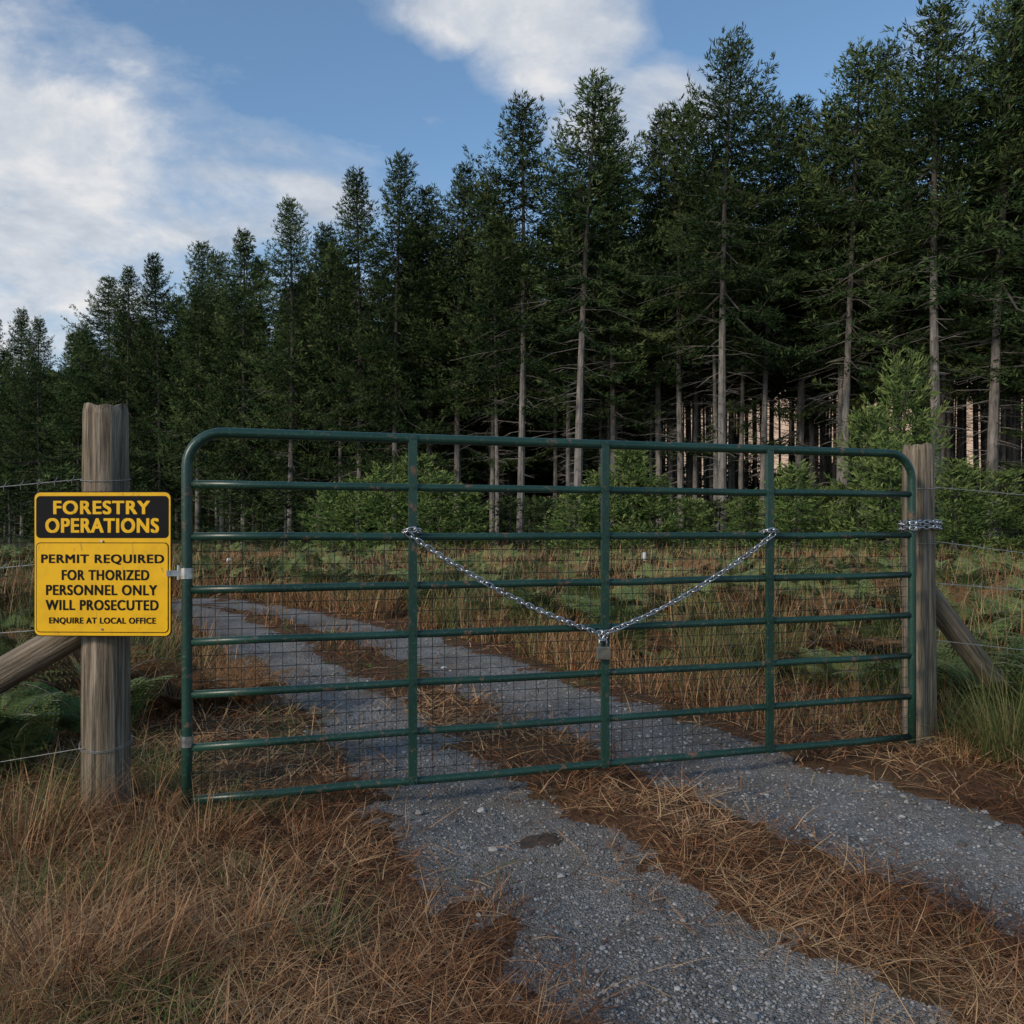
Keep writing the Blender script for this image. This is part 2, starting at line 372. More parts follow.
blades(mb,x,y,gz(x,y),R.uniform(.3,.75,n),np.maximum(.0035,y/F*.85),R.uniform(0,6.28,n),R.uniform(.9,1.5,n),-R.uniform(.1,1.2,n),np.clip(R.normal(.6,.25,n),0,1),4)
mb.obj('tall_green_grass',[M_rush])

# ---------------------------------------------------------------- GN scatter
def proto_coll(name,meshes):
    c=bpy.data.collections.new(name)
    for i,me in enumerate(meshes):
        o=bpy.data.objects.new('%s_%02d'%(name,i),me); c.objects.link(o)
    return c
def scatter(name,coll,pts,rot,sc,idx):
    n=len(pts); me=bpy.data.meshes.new(name); me.vertices.add(n)
    me.vertices.foreach_set('co',np.asarray(pts,np.float32).ravel())
    a=me.attributes.new('rot','FLOAT_VECTOR','POINT');a.data.foreach_set('vector',np.asarray(rot,np.float32).ravel())
    a=me.attributes.new('scl','FLOAT_VECTOR','POINT');a.data.foreach_set('vector',np.asarray(sc,np.float32).ravel())
    a=me.attributes.new('idx','INT','POINT');a.data.foreach_set('value',np.asarray(idx,np.int32))
    ob=link(bpy.data.objects.new(name,me))
    ng=bpy.data.node_groups.new(name,'GeometryNodeTree')
    ng.interface.new_socket('Geometry',in_out='INPUT',socket_type='NodeSocketGeometry')
    ng.interface.new_socket('Geometry',in_out='OUTPUT',socket_type='NodeSocketGeometry')
    nn=ng.nodes; gi=nn.new('NodeGroupInput');go=nn.new('NodeGroupOutput')
    ci=nn.new('GeometryNodeCollectionInfo'); ci.inputs['Collection'].default_value=coll
    ci.inputs['Separate Children'].default_value=True; ci.inputs['Reset Children'].default_value=True
    ip=nn.new('GeometryNodeInstanceOnPoints'); ip.inputs['Pick Instance'].default_value=True
    def na(t,nm):
        q=nn.new('GeometryNodeInputNamedAttribute'); q.data_type=t; q.inputs['Name'].default_value=nm
        return [o for o in q.outputs if o.enabled and o.name=='Attribute'][0]
    l=ng.links
    l.new(gi.outputs[0],ip.inputs['Points']); l.new(ci.outputs[0],ip.inputs['Instance'])
    l.new(na('INT','idx'),ip.inputs['Instance Index'])
    l.new(na('FLOAT_VECTOR','rot'),ip.inputs['Rotation']); l.new(na('FLOAT_VECTOR','scl'),ip.inputs['Scale'])
    l.new(ip.outputs[0],go.inputs[0])
    md=ob.modifiers.new('scatter','NODES'); md.node_group=ng
    return ob
def kites(mb,p,d,ln,w,rnd,m=0,nrmdir=None):
    n=len(p)
    rv=nrm(R.normal(0,1,(n,3))) if nrmdir is None else nrmdir
    s=nrm(np.cross(d,rv)); mid=p+d*(ln*.45)[:,None]
    V=np.stack([p,mid-s*(w/2)[:,None],p+d*ln[:,None],mid+s*(w/2)[:,None]],1).reshape(-1,3)
    b=np.arange(n)*4; mb.add(V,None,np.stack([b,b+1,b+2,b+3],-1),np.repeat(rnd,4),m)
def sticks(mb,p0,p1,r0,r1,m=1,a=.5):
    n=len(p0); d=nrm(p1-p0); u=nrm(np.cross(d,np.array([.3,.2,1.])+R.normal(0,.1,(n,3)))); v=np.cross(d,u)
    rows=[]
    for pp,r in ((p0,r0),(p1,r1)):
        for k in range(3):
            an=k*2.094; rows.append(pp+(u*math.cos(an)+v*math.sin(an))*np.broadcast_to(r,(n,))[:,None])
    V=np.stack(rows,1).reshape(-1,3); b=np.arange(n)*6
    Q=np.concatenate([np.stack([b+k,b+(k+1)%3,b+3+(k+1)%3,b+3+k],-1) for k in range(3)])
    mb.add(V,None,Q,a,m)
def make_pine(name,H,cb,Rad,rb=.2,sparse=0.,deadlow=2.,dens=1.,leaf=None,reps=5,ks_=1.,zstep=1.,low=0.,shrub=False):
    leaf=leaf or M_needle
    mb=MB()
    nz=14; zs=np.linspace(-.3,H,nz)
    ph=R.uniform(0,6.28); wob=.014*H
    def cx(z): return wob*np.sin(z/H*3+ph)*(z/H)
    def cy(z): return wob*np.cos(z/H*2.3+ph)*(z/H)
    pts=np.stack([cx(zs),cy(zs),zs],-1); rr=rb*np.clip(1-zs/H,0,1)**.75*(1+.35*np.exp(-np.maximum(zs,0)/.5))+.012
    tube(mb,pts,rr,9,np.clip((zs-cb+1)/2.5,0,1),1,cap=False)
    z=cb-low; PB=[];DB=[];LB=[];EB=[]
    while z<H-.08:
        s=min(1.,(H-z)/(H-cb))
        prof=(s**.72)*(1-.15*np.clip((s-.8)/.2,0,1))
        nb=R.randint(6,9) if s>.06 else 5
        a0=R.uniform(0,6.28); tier=R.uniform(.62,1.15)
        for k in range(nb):
            if s>.5 and R.rand()<sparse: continue
            if z<cb and R.rand()<.76: continue
            a=a0+k*6.283/nb+R.normal(0,.22)
            l=Rad*prof*tier*R.uniform(.60,1.22)+.16
            e=math.radians(50-66*s**.45+R.normal(0,6))
            PB.append((cx(z),cy(z),z+R.uniform(-.06,.06)));DB.append(a);LB.append(l);EB.append(e)
        z+=(.20+.34*min(s*1.6,1))*R.uniform(.75,1.25)*zstep
    PB=np.array(PB);DB=np.array(DB);LB=np.array(LB);EB=np.array(EB)
    def bp(t,P0,A,Ln,E):
        e=E; r=t*Ln
        return P0+np.stack([np.cos(A)*np.cos(e)*r,np.sin(A)*np.cos(e)*r,np.sin(e)*r-.14*Ln*np.sin(t*3.14)+.12*Ln*t*t*t],-1)
    ks=3
    for i in range(ks):
        t0=np.full(len(PB),i/ks);t1=np.full(len(PB),(i+1)/ks)
        sticks(mb,bp(t0,PB,DB,LB,EB),bp(t1,PB,DB,LB,EB),(.008+.008*LB)*(1-i/ks),(.008+.008*LB)*(1-(i+1)/ks)+.002,1,.85)
    cp=[];cd=[];cr=[]
    for P0,A,Ln,E in zip(PB,DB,LB,EB):
        nt_=max(4,int(Ln/.15*dens)); t=np.linspace(.12 if Ln>.8 else .0,1,nt_)+R.normal(0,.02,nt_); t=np.clip(t,0,1)
        q=bp(t,np.repeat(P0[None],nt_,0),np.full(nt_,A),np.full(nt_,Ln),np.full(nt_,E))
        q2=bp(t+.03,np.repeat(P0[None],nt_,0),np.full(nt_,A),np.full(nt_,Ln),np.full(nt_,E))
        tan=nrm(q2-q)
        sd=nrm(np.cross(tan,[0,0,1.]))*np.where(np.arange(nt_)%2==0,1,-1)[:,None]
        tl=(.16+.34*Ln*(1-t)**.8*np.clip(t*3+.2,0,1))*R.uniform(.6,1.2,nt_)
        td=nrm(tan*.8+sd*.8+np.array([0,0,1.])*R.uniform(-.25,.15,(nt_,1)))
        br=R.normal(0,.13)
        for j in range(nt_):
            m_=max(2,int(tl[j]/(.13*ks_))); u=np.linspace(.1,1,m_)
            pp=q[j]+td[j]*(tl[j]*u)[:,None]-np.array([0,0,.10*tl[j]])*(u**2)[:,None]
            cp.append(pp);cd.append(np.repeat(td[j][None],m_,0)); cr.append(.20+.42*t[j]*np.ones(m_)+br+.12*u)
    cp=np.concatenate(cp);cd=np.concatenate(cd);cr=np.concatenate(cr)
    for rep in range(reps):
        n=len(cp)
        d=nrm(cd*.9+R.normal(0,.40,(n,3))+np.array([0,0,.14]))
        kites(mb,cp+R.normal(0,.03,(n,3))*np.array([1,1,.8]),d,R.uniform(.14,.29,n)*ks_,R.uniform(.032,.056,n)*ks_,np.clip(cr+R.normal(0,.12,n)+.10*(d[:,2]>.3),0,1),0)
    if deadlow<cb+1:
        zz=np.arange(deadlow,cb+1.5,.24); zz=zz+R.normal(0,.1,len(zz)); zz=np.repeat(zz,2); n=len(zz)
        a=R.uniform(0,6.28,n); l=(.35+Rad*.85*R.rand(n)**1.5*np.clip((zz-deadlow)/(cb-deadlow+.1)+.2,0,1))
        p0=np.stack([cx(zz),cy(zz),zz],-1); e=R.uniform(-.35,.25,n)
        mid=p0+np.stack([np.cos(a)*np.cos(e)*l*.55,np.sin(a)*np.cos(e)*l*.55,np.sin(e)*l*.55],-1)
        a2=a+R.normal(0,.25,n); e2=e-R.uniform(0,.35,n)
        tip=mid+np.stack([np.cos(a2)*l*.45,np.sin(a2)*l*.45,np.sin(e2)*l*.45],-1)
        sticks(mb,p0,mid,.014,.010,2);sticks(mb,mid,tip,.010,.004,2)
        for q in range(2):
            a3=a+R.choice([-1,1],n)*R.uniform(.5,1.1,n); ll=l*R.uniform(.2,.45,n); b0=p0+(mid-p0)*R.uniform(.5,1,(n,1))
            sticks(mb,b0,b0+np.stack([np.cos(a3)*ll,np.sin(a3)*ll,-.25*ll],-1),.008,.003,2)
    return mb.mesh(name,[leaf,M_bark,M_twig])
pines=[make_pine('pine_full_a',18,6.2,3.9,.17,.05,2.5,low=2.5), make_pine('pine_full_b',18,5.2,3.6,.16,.05,2.0,low=2.5),
       make_pine('pine_mid_a',18,8.0,4.1,.17,.1,2.5,low=3), make_pine('pine_mid_b',18,9.0,3.6,.16,.1,3.,low=3),
       make_pine('pine_high_a',18,10.2,4.2,.19,.12,2.5,low=2.5), make_pine('pine_high_b',18,9.6,3.6,.17,.12,2.5,low=3),
       make_pine('pine_low',18,3.0,3.8,.17,.05,1.0)]
front=[(-40,330,76,1),(-8,322,73,0),(22,314,71,6),(40,325,69,1),(78,330,66,0),(104,286,64,2),(128,276,61,1),(160,262,58,6),(198,250,54,0),(222,262,54,1),(244,238,50,6),(289,204,45,0),(318,225,47,6),
 (358,178,42,1),(393,160,40,0),(430,200,41,2),(457,168,40,2),(520,106,34.5,3),(577,78,33,5),(613,122,36,3),(660,118,36,2),(722,42,30.5,4),(762,102,34,3),(797,108,35,2),(843,60,31,5),(897,50,33,3),(938,-2,28,5),(990,-18,28,4),(1035,-5,30,3),(1085,-40,27,0),(1150,-60,26,1),(1230,-80,25,0)]
for px,yt,D,v in front:
    ob=link(bpy.data.objects.new('pine_tree',pines[v]))
    H=CAMH+(HY-yt)/F*D; s=H/18
    ob.location=(PX(px,D),D,float(gz(np.array([PX(px,D)]),np.array([D]))[0])-.05)
    sx=s*random.uniform(.80,1.12); ob.scale=(sx,sx,s); ob.rotation_euler=(random.gauss(0,.015),random.gauss(0,.015),random.uniform(0,6.28))
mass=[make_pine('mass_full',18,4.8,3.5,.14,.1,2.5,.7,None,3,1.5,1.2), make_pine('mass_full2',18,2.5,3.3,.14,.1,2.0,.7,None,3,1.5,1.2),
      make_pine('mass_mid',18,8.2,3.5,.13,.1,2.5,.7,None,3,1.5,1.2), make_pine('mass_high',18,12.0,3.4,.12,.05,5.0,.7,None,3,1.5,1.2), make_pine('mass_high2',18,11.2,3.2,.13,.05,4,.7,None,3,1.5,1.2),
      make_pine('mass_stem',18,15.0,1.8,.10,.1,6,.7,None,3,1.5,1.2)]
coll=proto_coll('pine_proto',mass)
fl=np.array([[-70,92],[-43,76],[-30,64],[-17,52],[-7,42],[0,37],[7,33.5],[14,31.5],[22,29.5],[40,27]],float)
pts=[];idx=[];sc=[]
for a in np.arange(-75,46,2.6):
    for k in range(13):
        x=a+R.normal(0,.8)+ (1.3 if k%2 else 0); base=np.interp(x,fl[:,0],fl[:,1]); 
        y=base+2.0+k*2.5+R.normal(0,.7)
        px=512+F*x/y
        if px<-150 or px>1250: continue
        if px>660 and k>10: continue
        H=R.uniform(14.5,18.3)
        pts.append((x,y,-.1)); sc.append(H/18)
        if px>640: idx.append(R.choice([3,4,2,2]) if k<2 else R.choice([3,4]))
        elif px>420: idx.append(R.choice([0,2,2]) if k<6 else R.choice([0,1]))
        else: idx.append(R.choice([0,1,2]) if k<4 else R.choice([0,1]))
for i in range(300):
    x=R.uniform(4,46); y=np.interp(x,fl[:,0],fl[:,1])+R.uniform(4,30)
    if 512+F*x/y>1250: continue
    pts.append((x,y,-.1)); sc.append(R.uniform(.76,.92)); idx.append(5)
n=len(pts); sc=np.array(sc)
scatter('pine_forest',coll,np.array(pts),np.stack([np.zeros(n),np.zeros(n),R.uniform(0,6.28,n)],-1),np.stack([sc*.98,sc*.98,sc],-1),np.array(idx))
saps=[make_pine('sap_a',3.2,.10,1.5,.04,0,9,1.8,M_sapling,5,.7,.65),make_pine('sap_b',3.2,.12,1.3,.035,0,9,1.8,M_sapling,5,.7,.65),make_pine('sap_c',3.2,.1,1.7,.04,.1,9,1.,M_needle,4,.9)]
def near_sap(px,ytop,D,v,wf=1.):
    H=CAMH+(HY-ytop)/F*D; ob=link(bpy.data.objects.new('spruce_sapling',saps[v])); s=H/3.2
    ob.location=(PX(px,D),D,-.05); ob.scale=(s*wf,s*wf,s); ob.rotation_euler=(0,0,random.uniform(0,6.28))
for a in [(335,486,32,0,1.4),(358,478,31,1,1.4),(385,466,30,0,1.1),(415,455,30,1,1.2),(440,474,29,0,1.3),(466,490,29,1,1.5),(575,490,27,1,1.5),(600,474,27,0,1.2),(632,448,27,1,1.1),(655,478,27,0,1.3),(690,498,27,1,1.5),(750,492,26,0,1.4),(795,466,25,0,1.1),(828,486,25,1,1.4),(866,412,24,1,.8),(905,360,25,0,.65),(890,440,23,0,1.0),(955,462,22,0,1.2),(1000,470,22,1,1.2),(130,470,50,2,1.3),(60,470,52,2,1.4),(230,480,44,2,1.3),(10,480,50,2,1.4),(285,485,38,2,1.6),(510,500,30,2,1.5),(545,500,30,2,1.5),(720,502,28,2,1.5)]:
    near_sap(*a)
c2=proto_coll('understory_proto',saps)
n=620; x=R.uniform(-60,42,n); bs=np.interp(x,fl[:,0],fl[:,1]); y=bs+R.uniform(-1.5,34,n); px=512+F*x/y
deep=(y-bs)>18
s=R.uniform(.5,1.1,n)*np.where(deep,np.where(px<640,2.6,1.5),.8)
scatter('forest_understory',c2,np.stack([x,y,np.full(n,-.1)],-1),np.stack([np.zeros(n),np.zeros(n),R.uniform(0,6.28,n)],-1),np.stack([s*1.4,s*1.4,s],-1),np.full(n,2))
# ---------------------------------------------------------------- ferns
def make_fern(name,nf,Ln,mat,np_=15,npin=7,simple=False):
    mb=MB()
    for f in range(nf):
        a=f*6.283/nf+R.normal(0,.35); l=Ln*R.uniform(.7,1.1); e0=R.uniform(.95,1.35); e1=R.uniform(-.45,.1)
        st=24; ts=np.linspace(0,1,st+1); e=e0+(e1-e0)*ts**1.3
        dx=np.concatenate([[0],np.cumsum(np.cos(e[:-1]))])*l/st; dz=np.concatenate([[0],np.cumsum(np.sin(e[:-1]))])*l/st
        C=np.stack([dx*np.cos(a),dx*np.sin(a),dz],-1)
        seg=C[::3]; sticks(mb,seg[:-1],seg[1:],.0035,.0025,1)
        sd=np.array([-math.sin(a),math.cos(a),0]); br=R.normal(0,.14)
        for i in range(np_):
            t=.22+.76*i/(np_-1); c=np.array([np.interp(t,ts,C[:,k]) for k in range(3)])
            ee=np.interp(t,ts,e); tan=np.array([math.cos(a)*math.cos(ee),math.sin(a)*math.cos(ee),math.sin(ee)]); up=np.cross(sd,tan)*-1
            pl=l*.36*math.sin(min(1,(1-t)*1.25+.06)*1.5)**.9
            for sg in (-1,1):
                d=nrm(sd*sg+tan*.35+np.array([0,0,-.12])+R.normal(0,.06,3))
                if simple:
                    c_=.5+br+.2*(t-.5)+R.normal(0,.1)
                    kites(mb,c[None],d[None],np.array([pl]),np.array([pl*.36]),np.array([c_]),0,(up+R.normal(0,.2,3))[None]); continue
                k=max(2,int(npin*pl/(l*.3))+1); u=np.linspace(.08,1,k)
                pp=c+d*(pl*u)[:,None]-np.array([0,0,.12*pl])*(u**2)[:,None]
                pw=pl*.30*(1-u)**.8+.012
                for s2 in (-1,1):
                    dd=nrm(np.cross(d,up)*s2*.9+d*.6); n=k
                    kites(mb,pp,np.repeat(dd[None],n,0),pw,np.full(n,pl*.75/k*1.0+.004),np.clip(.5+br+.2*(t-.5)+R.normal(0,.1,n),0,1),0,np.repeat((up+R.normal(0,.15,3))[None],n,0))
                kites(mb,pp[:1],d[None],np.array([pl]),np.array([.008]),np.array([.5]),0,up[None])
    return mb.mesh(name,[mat,M_twig])
ferns=[make_fern('fern_a',7,.95,M_fern),make_fern('fern_b',8,.85,M_fern),make_fern('fern_c',6,1.05,M_fern),make_fern('fern_d',6,.9,M_fernb),
       make_fern('fern_e',7,.95,M_fern,16,1,True),make_fern('fern_f',8,.9,M_fern,16,1,True),make_fern('fern_g',7,.95,M_fern,16,1,True),make_fern('fern_h',6,.9,M_fernb,14,1,True)]
cf=proto_coll('fern_proto',ferns)
n=14000; y=4.8+ (27)*R.rand(n)**.8; x=R.uniform(-1,1,n)*(y*.72+1.2)
rr_=road_r(y);rl_=road_l(y)
verge=.8+1.0*fbm(x*.8,y*.8,70,2)
onr=(x>rr_+verge); onl=(x<rl_-verge)
k=((onr|onl)|(y>18.5))&(y<np.interp(x,fl[:,0],fl[:,1])+1)&(fbm(x*.7,y*.7,77,3)>.31)
k&=~((y<18.5)&(x<rr_)&(x>rl_-.2))
k&=R.rand(n)<np.where(y<12,.40,.34)
x=x[k];y=y[k];n=len(x)
brown=(fbm(x*.6,y*.6,88,3)+.12*(x<-1.5)*(y<7)>.64)|(R.rand(n)<.08)
idx=np.where(brown,3,R.randint(0,3,n))+4*(y>13); s=R.uniform(.42,.88,n)*np.clip(.55+(y-4.5)*.12,.55,1.0)
scatter('bracken_ferns',cf,np.stack([x,y,gz(x,y)-.02],-1),np.stack([R.normal(0,.18,n),R.normal(0,.18,n),R.uniform(0,6.28,n)],-1),np.repeat(s[:,None],3,1),idx)
for fx,fy,s,v in [(-2.25,3.75,.62,0),(-2.5,4.0,.75,1),(-2.1,4.3,.6,2),(-2.8,3.5,.7,0),(-1.95,4.9,.6,3),(-2.4,4.9,.8,3),(-1.6,5.0,.55,3),(2.75,4.9,.7,1),(3.2,4.9,.7,0),(2.4,5.2,.6,2)]:
    ob=link(bpy.data.objects.new('fern_plant',ferns[v])); ob.location=(fx,fy,0.02); ob.scale=(s,)*3; ob.rotation_euler=(0,0,random.uniform(0,6.28))

# ---------------------------------------------------------------- posts
def log(name,p0,p1,r0,r1,parent=None,seed=1):
    p0=np.array(p0,float);p1=np.array(p1,float);Ln=np.linalg.norm(p1-p0)
    nr=int(Ln/.03)+2; ns=48; mb=MB(); an=np.arange(ns)/ns*6.2832
    zs=np.linspace(0,Ln,nr); V=[]
    crk=[R.uniform(0,6.28) for _ in range(6)]
    for i,z in enumerate(zs):
        t=z/Ln; r=r0+(r1-r0)*t
        rr=r*(1+.06*(fbm(np.cos(an)*1.2+9,np.sin(an)*1.2+z*1.5,seed,3)-.5)*2+.025*(vnoise(an*6,an*0+z*1.2,seed)-.5))
        for c in crk:
            d=np.abs((an-c-.15*math.sin(z*2+c)+3.14159)%6.28318-3.14159)
            rr=rr-r*.12*np.exp(-(d/.055)**2)*(.3+.7*math.sin(z*1.7+c*3)**2)
        if i==nr-1: rr=rr*.93
        V.append(np.stack([rr*np.cos(an),rr*np.sin(an),np.full(ns,z)+(.006*np.sin(an*2+1)+.004*np.sin(an*7) if i>=nr-2 else 0)],-1))
    V=np.concatenate(V); Q=[]
    for i in range(nr-1):
        for j in range(ns):
            j2=(j+1)%ns; Q.append((i*ns+j,i*ns+j2,(i+1)*ns+j2,(i+1)*ns+j))
    V=np.vstack([V,[[0,0,Ln-.006]],[[0,0,0]]]); c=nr*ns
    T=[(c,(nr-1)*ns+j,(nr-1)*ns+(j+1)%ns) for j in range(ns)]+[(c+1,(j+1)%ns,j) for j in range(ns)]
    mb.add(V,T,Q); ob=mb.obj(name,[M_wood],parent,smooth=False)
    q=Vector(p1-p0).to_track_quat('Z','Y'); ob.rotation_mode='QUATERNION'; ob.rotation_quaternion=q; ob.location=p0
    return ob
LP=np.array([PX(106,3.34),3.34,0]); RP=np.array([PX(920,4.38),4.38,0])
e=empty('wooden_gate_post'); log('post',LP+[0,0,-.25],LP+[0.0,0,1.60],.092,.083,e,3)
log('brace_log',[-3.05,3.42,-.05],[LP[0]-.05,3.38,.76],.068,.062,e,5)
e2=empty('wooden_gate_post'); log('post',RP+[0,0,-.25],RP+[-.01,0,1.545],.084,.074,e2,8)
log('brace_log',[3.05,5.05,-.05],[RP[0]+.04,4.42,.80],.062,.058,e2,11)
# ---------------------------------------------------------------- gate
A=np.array([PX(187,3.19),3.19,0]);B=np.array([PX(912,4.16),4.16,0]); gd=B-A;GL=np.linalg.norm(gd);gd=gd/GL
gn=np.array([gd[1],-gd[0],0])
zb=.099;zt=1.482; rz=[zt-(zt-zb)*i/7 for i in range(8)]
def G(s,z,o=0.): return A+gd*s+gn*o+np.array([0,0,z])
gate=empty('steel_field_gate')
mb=MB(); c=.13; path=[G(0,zb-.03)]+[G(0,z) for z in np.linspace(zb+.2,zt-c,6)]
for i in range(1,9):
    t=i/8*math.pi/2; path.append(G(c-c*math.cos(t),zt-c+c*math.sin(t)))
path+= [G(s,zt) for s in np.linspace(c,GL-c,10)[1:]]
for i in range(1,9):
    t=i/8*math.pi/2; path.append(G(GL-c+c*math.sin(t),zt-c+c*math.cos(t)))
path+=[G(GL,z) for z in np.linspace(zt-c,zb-.03,6)[1:]]
tube(mb,path,.0195,14); mb.obj('frame',[M_green],gate,True)
mb=MB()
for i in range(1,8):
    z=rz[i]; pts=[G(s,z+R.normal(0,.0015)-(.002*math.sin(s))) for s in np.linspace(.015,GL-.015,12)]
    tube(mb,pts,.0155 if i<7 else .017,12)
mb.obj('rails',[M_green],gate,True)
mb=MB()
for t in (.2567,.509,.7556):
    s=t*GL
    box(mb,G(s,(zb+zt)/2-.0,.019),gd*.0165,gn*.005,np.array([0,0,(zt-zb)/2+.012]))
    box(mb,G(s-.0145,(zb+zt)/2-.0,.009),gd*.0022,gn*.0048,np.array([0,0,(zt-zb)/2+.010]))
    for z in rz: tube(mb,[G(s,z,.023),G(s,z,.029)],.006,6)
mb.obj('uprights',[M_green],gate)
mb=MB(); ns_=int(GL/.05)
for i in range(1,ns_+1):
    s=i*GL/(ns_+1); tube(mb,[G(s,zb,-.019),G(s+R.normal(0,.002),.6,-.020+R.normal(0,.002)),G(s,rz[2]-.0,-.019)],.0013,4,cap=False)
for i in range(19):
    z=zb+.04+i*.0495; tube(mb,[G(s,z+R.normal(0,.0012),-.0215) for s in np.linspace(.01,GL-.01,16)],.0013,4,cap=False)
mb.obj('wire_mesh',[M_meshw],gate)
mb=MB()
for z in (.95,):
    tube(mb,[G(0,z-.020),G(0,z+.020)],.025,12); box(mb,G(-.043,z,-.02),gd*.03,gn*.006,np.array([0,0,.011]))
    tube(mb,[G(-.03,z-.025,-.02),G(-.03,z+.03,-.02)],.007,8)
for z in (.32,): tube(mb,[G(0,z-.02),G(0,z+.02)],.0235,12)
mb.obj('hinges',[M_zinc],gate)
# ---------------------------------------------------------------- chain
def chainpath(pts,pitch):
    pts=np.asarray(pts,float); d=np.concatenate([[0],np.cumsum(np.linalg.norm(np.diff(pts,axis=0),axis=1))])
    s=np.arange(0,d[-1],pitch); return np.stack([np.interp(s,d,pts[:,k]) for k in range(3)],-1)
def chain(mb,pts,pitch=.0245,wr=.0035):
    q=chainpath(pts,pitch); 
    for i in range(len(q)-1):
        t=nrm(q[i+1]-q[i]); c=(q[i]+q[i+1])/2
        up=np.array([0,0,1.]) if abs(t[2])<.9 else gn
        u=nrm(np.cross(t,up)); v=np.cross(t,u); an=(0.4 if i%2 else 0.4+1.57)+R.normal(0,.15)
        w=u*math.cos(an)+v*math.sin(an)
        hl=pitch*.74; hw=.0098; loop=[]
        st=hl-hw
        for k in range(7): th=-math.pi/2+math.pi*k/6; loop.append(c+t*(st+hw*math.cos(th))+w*hw*math.sin(th))
        for k in range(7): th=math.pi/2+math.pi*k/6; loop.append(c+t*(-st+hw*math.cos(th))+w*hw*math.sin(th))
        tube(mb,loop,wr,6,closed=True)
def gate_pt(px,py,o):
    d=np.array([(px-512)/F,1,-(py-HY)/F]); c0=A+gn*o; t=np.dot(c0,gn)/np.dot(d,gn); return np.array([0,0,CAMH])+d*t
ch=empty('padlocked_chain')
mb=MB()
a0=gate_pt(407,533,.035);b0=gate_pt(601,634,.038);c0=gate_pt(775,533,.035)
def sag(p,q,sg,n=24):
    t=np.linspace(0,1,n)[:,None]; v=p+(q-p)*t; v[:,2]-=sg*(4*t*(1-t))[:,0]; return v
chain(mb,sag(a0,b0,.040)); chain(mb,sag(b0+gd*.01,c0,.042))
def loopround(s,z,rad=.034,tilt=.3):
    an=np.linspace(0,6.283,20); return [G(s+rad*math.cos(t),z+tilt*rad*math.sin(t)*1.,.005+rad*1.0*math.sin(t)) for t in an]
chain(mb,loopround(.2567*GL,a0[2]+.004)); chain(mb,loopround(.7556*GL,c0[2]+.004))
chain(mb,[b0+gd*(-.01),b0+np.array([0,0,-.03])+gd*.0,b0+np.array([0,0,-.012])+gd*.03,b0+np.array([0,0,.012])+gd*.0,b0+gd*(-.03)])
mb.obj('chain_links',[M_zinc],ch,True)
pl=gate_pt(603,653,.040)
hw,hh,ht=.031,.028,.011
bm=bmesh.new(); bmesh.ops.create_cube(bm,size=1); bmesh.ops.scale(bm,vec=(2*hw,2*ht,2*hh),verts=bm.verts)
bmesh.ops.bevel(bm,geom=bm.edges[:],offset=.004,segments=2,affect='EDGES',profile=.6)
me=bpy.data.meshes.new('padlock_body'); bm.to_mesh(me); bm.free(); me.materials.append(M_lock)
ob=link(bpy.data.objects.new('padlock_body',me),ch); ob.location=pl; ob.rotation_euler=(0,.06,math.atan2(gd[1],gd[0]))
mb=MB(); sp=[pl+gd*(.017*math.cos(t))+np.array([0,0,hh+.016+.017*math.sin(t)]) for t in np.linspace(0,math.pi,10)]
sp=[pl+gd*.017+np.array([0,0,hh-.004])]+sp+[pl-gd*.017+np.array([0,0,hh-.004])]
tube(mb,sp,.0042,8); mb.obj('padlock_shackle',[M_zinc],ch,True)
pc=empty('post_chain'); mb=MB()
for dz,zz in ((.0,1.12),(.028,1.118)):
    l=[]
    cxy=RP[:2]; g=G(GL,0)[:2]
    an0=math.atan2(g[1]-cxy[1],g[0]-cxy[0])
    for t in np.linspace(.35,2*math.pi-.35,26): l.append((cxy[0]+.094*math.cos(an0+t),cxy[1]+.094*math.sin(an0+t),zz+dz+.006*math.sin(t*2)))
    for t in np.linspace(-2.2,2.2,12): l.append((g[0]-.03*math.cos(t)*math.cos(an0)*-1+.03*math.sin(t)*math.sin(an0)*1,g[1]+.03*math.cos(t)*math.sin(an0)-.03*math.sin(t)*math.cos(an0),zz+dz+.003*math.sin(t)))
    l.append(l[0]); chain(mb,l)
mb.obj('chain_links',[M_zinc],pc,True)
# ---------------------------------------------------------------- fence wires
fw=empty('wire_fence'); mb=MB()
def wire(p,q,sg=.01,r=.0015,barb=True):
    v=sag(np.array(p,float),np.array(q,float),sg,60)
    tube(mb,v,r,5,cap=False)
    if barb:
        for i in range(2,58,3):
            for s_ in (-1,1): tube(mb,[v[i]+[0,-.006,s_*-.005],v[i]+[s_*.005,.006,s_*.018]],.0011,4)
for (y1,y2,y3) in ((479,487,1),(560,568,1),(627,633,0)):
    q=P(84,y1,3.28); p=P(0,y2,3.34); d=(p-q); wire(q,q+d*4,.0,barb=y3)
q=P(84,748,3.26);p=P(0,762,3.3);wire(q,q+(p-q)*3,.0,.0011,barb=False)
for (y1,y2) in ((487,495),(541,553),(583,590),(640,650)):
    q=P(933,y1,4.34); p=P(1024,y2,4.42); wire(q,q+(p-q)*6,0,.0020,y1<600)
def wrap(c,z,r,tilt=.01):
    tube(mb,[(c[0]+r*math.cos(t),c[1]+r*math.sin(t),z+tilt*math.sin(t)) for t in np.linspace(0,6.283,30)],.0015,5,cap=False)
wrap(LP,1.31,.090);wrap(LP,.285,.095,.02);wrap(LP,.275,.095,.015);wrap(RP,1.33,.080);wrap(RP,1.05,.081)
mb.obj('wires',[M_wire],fw)
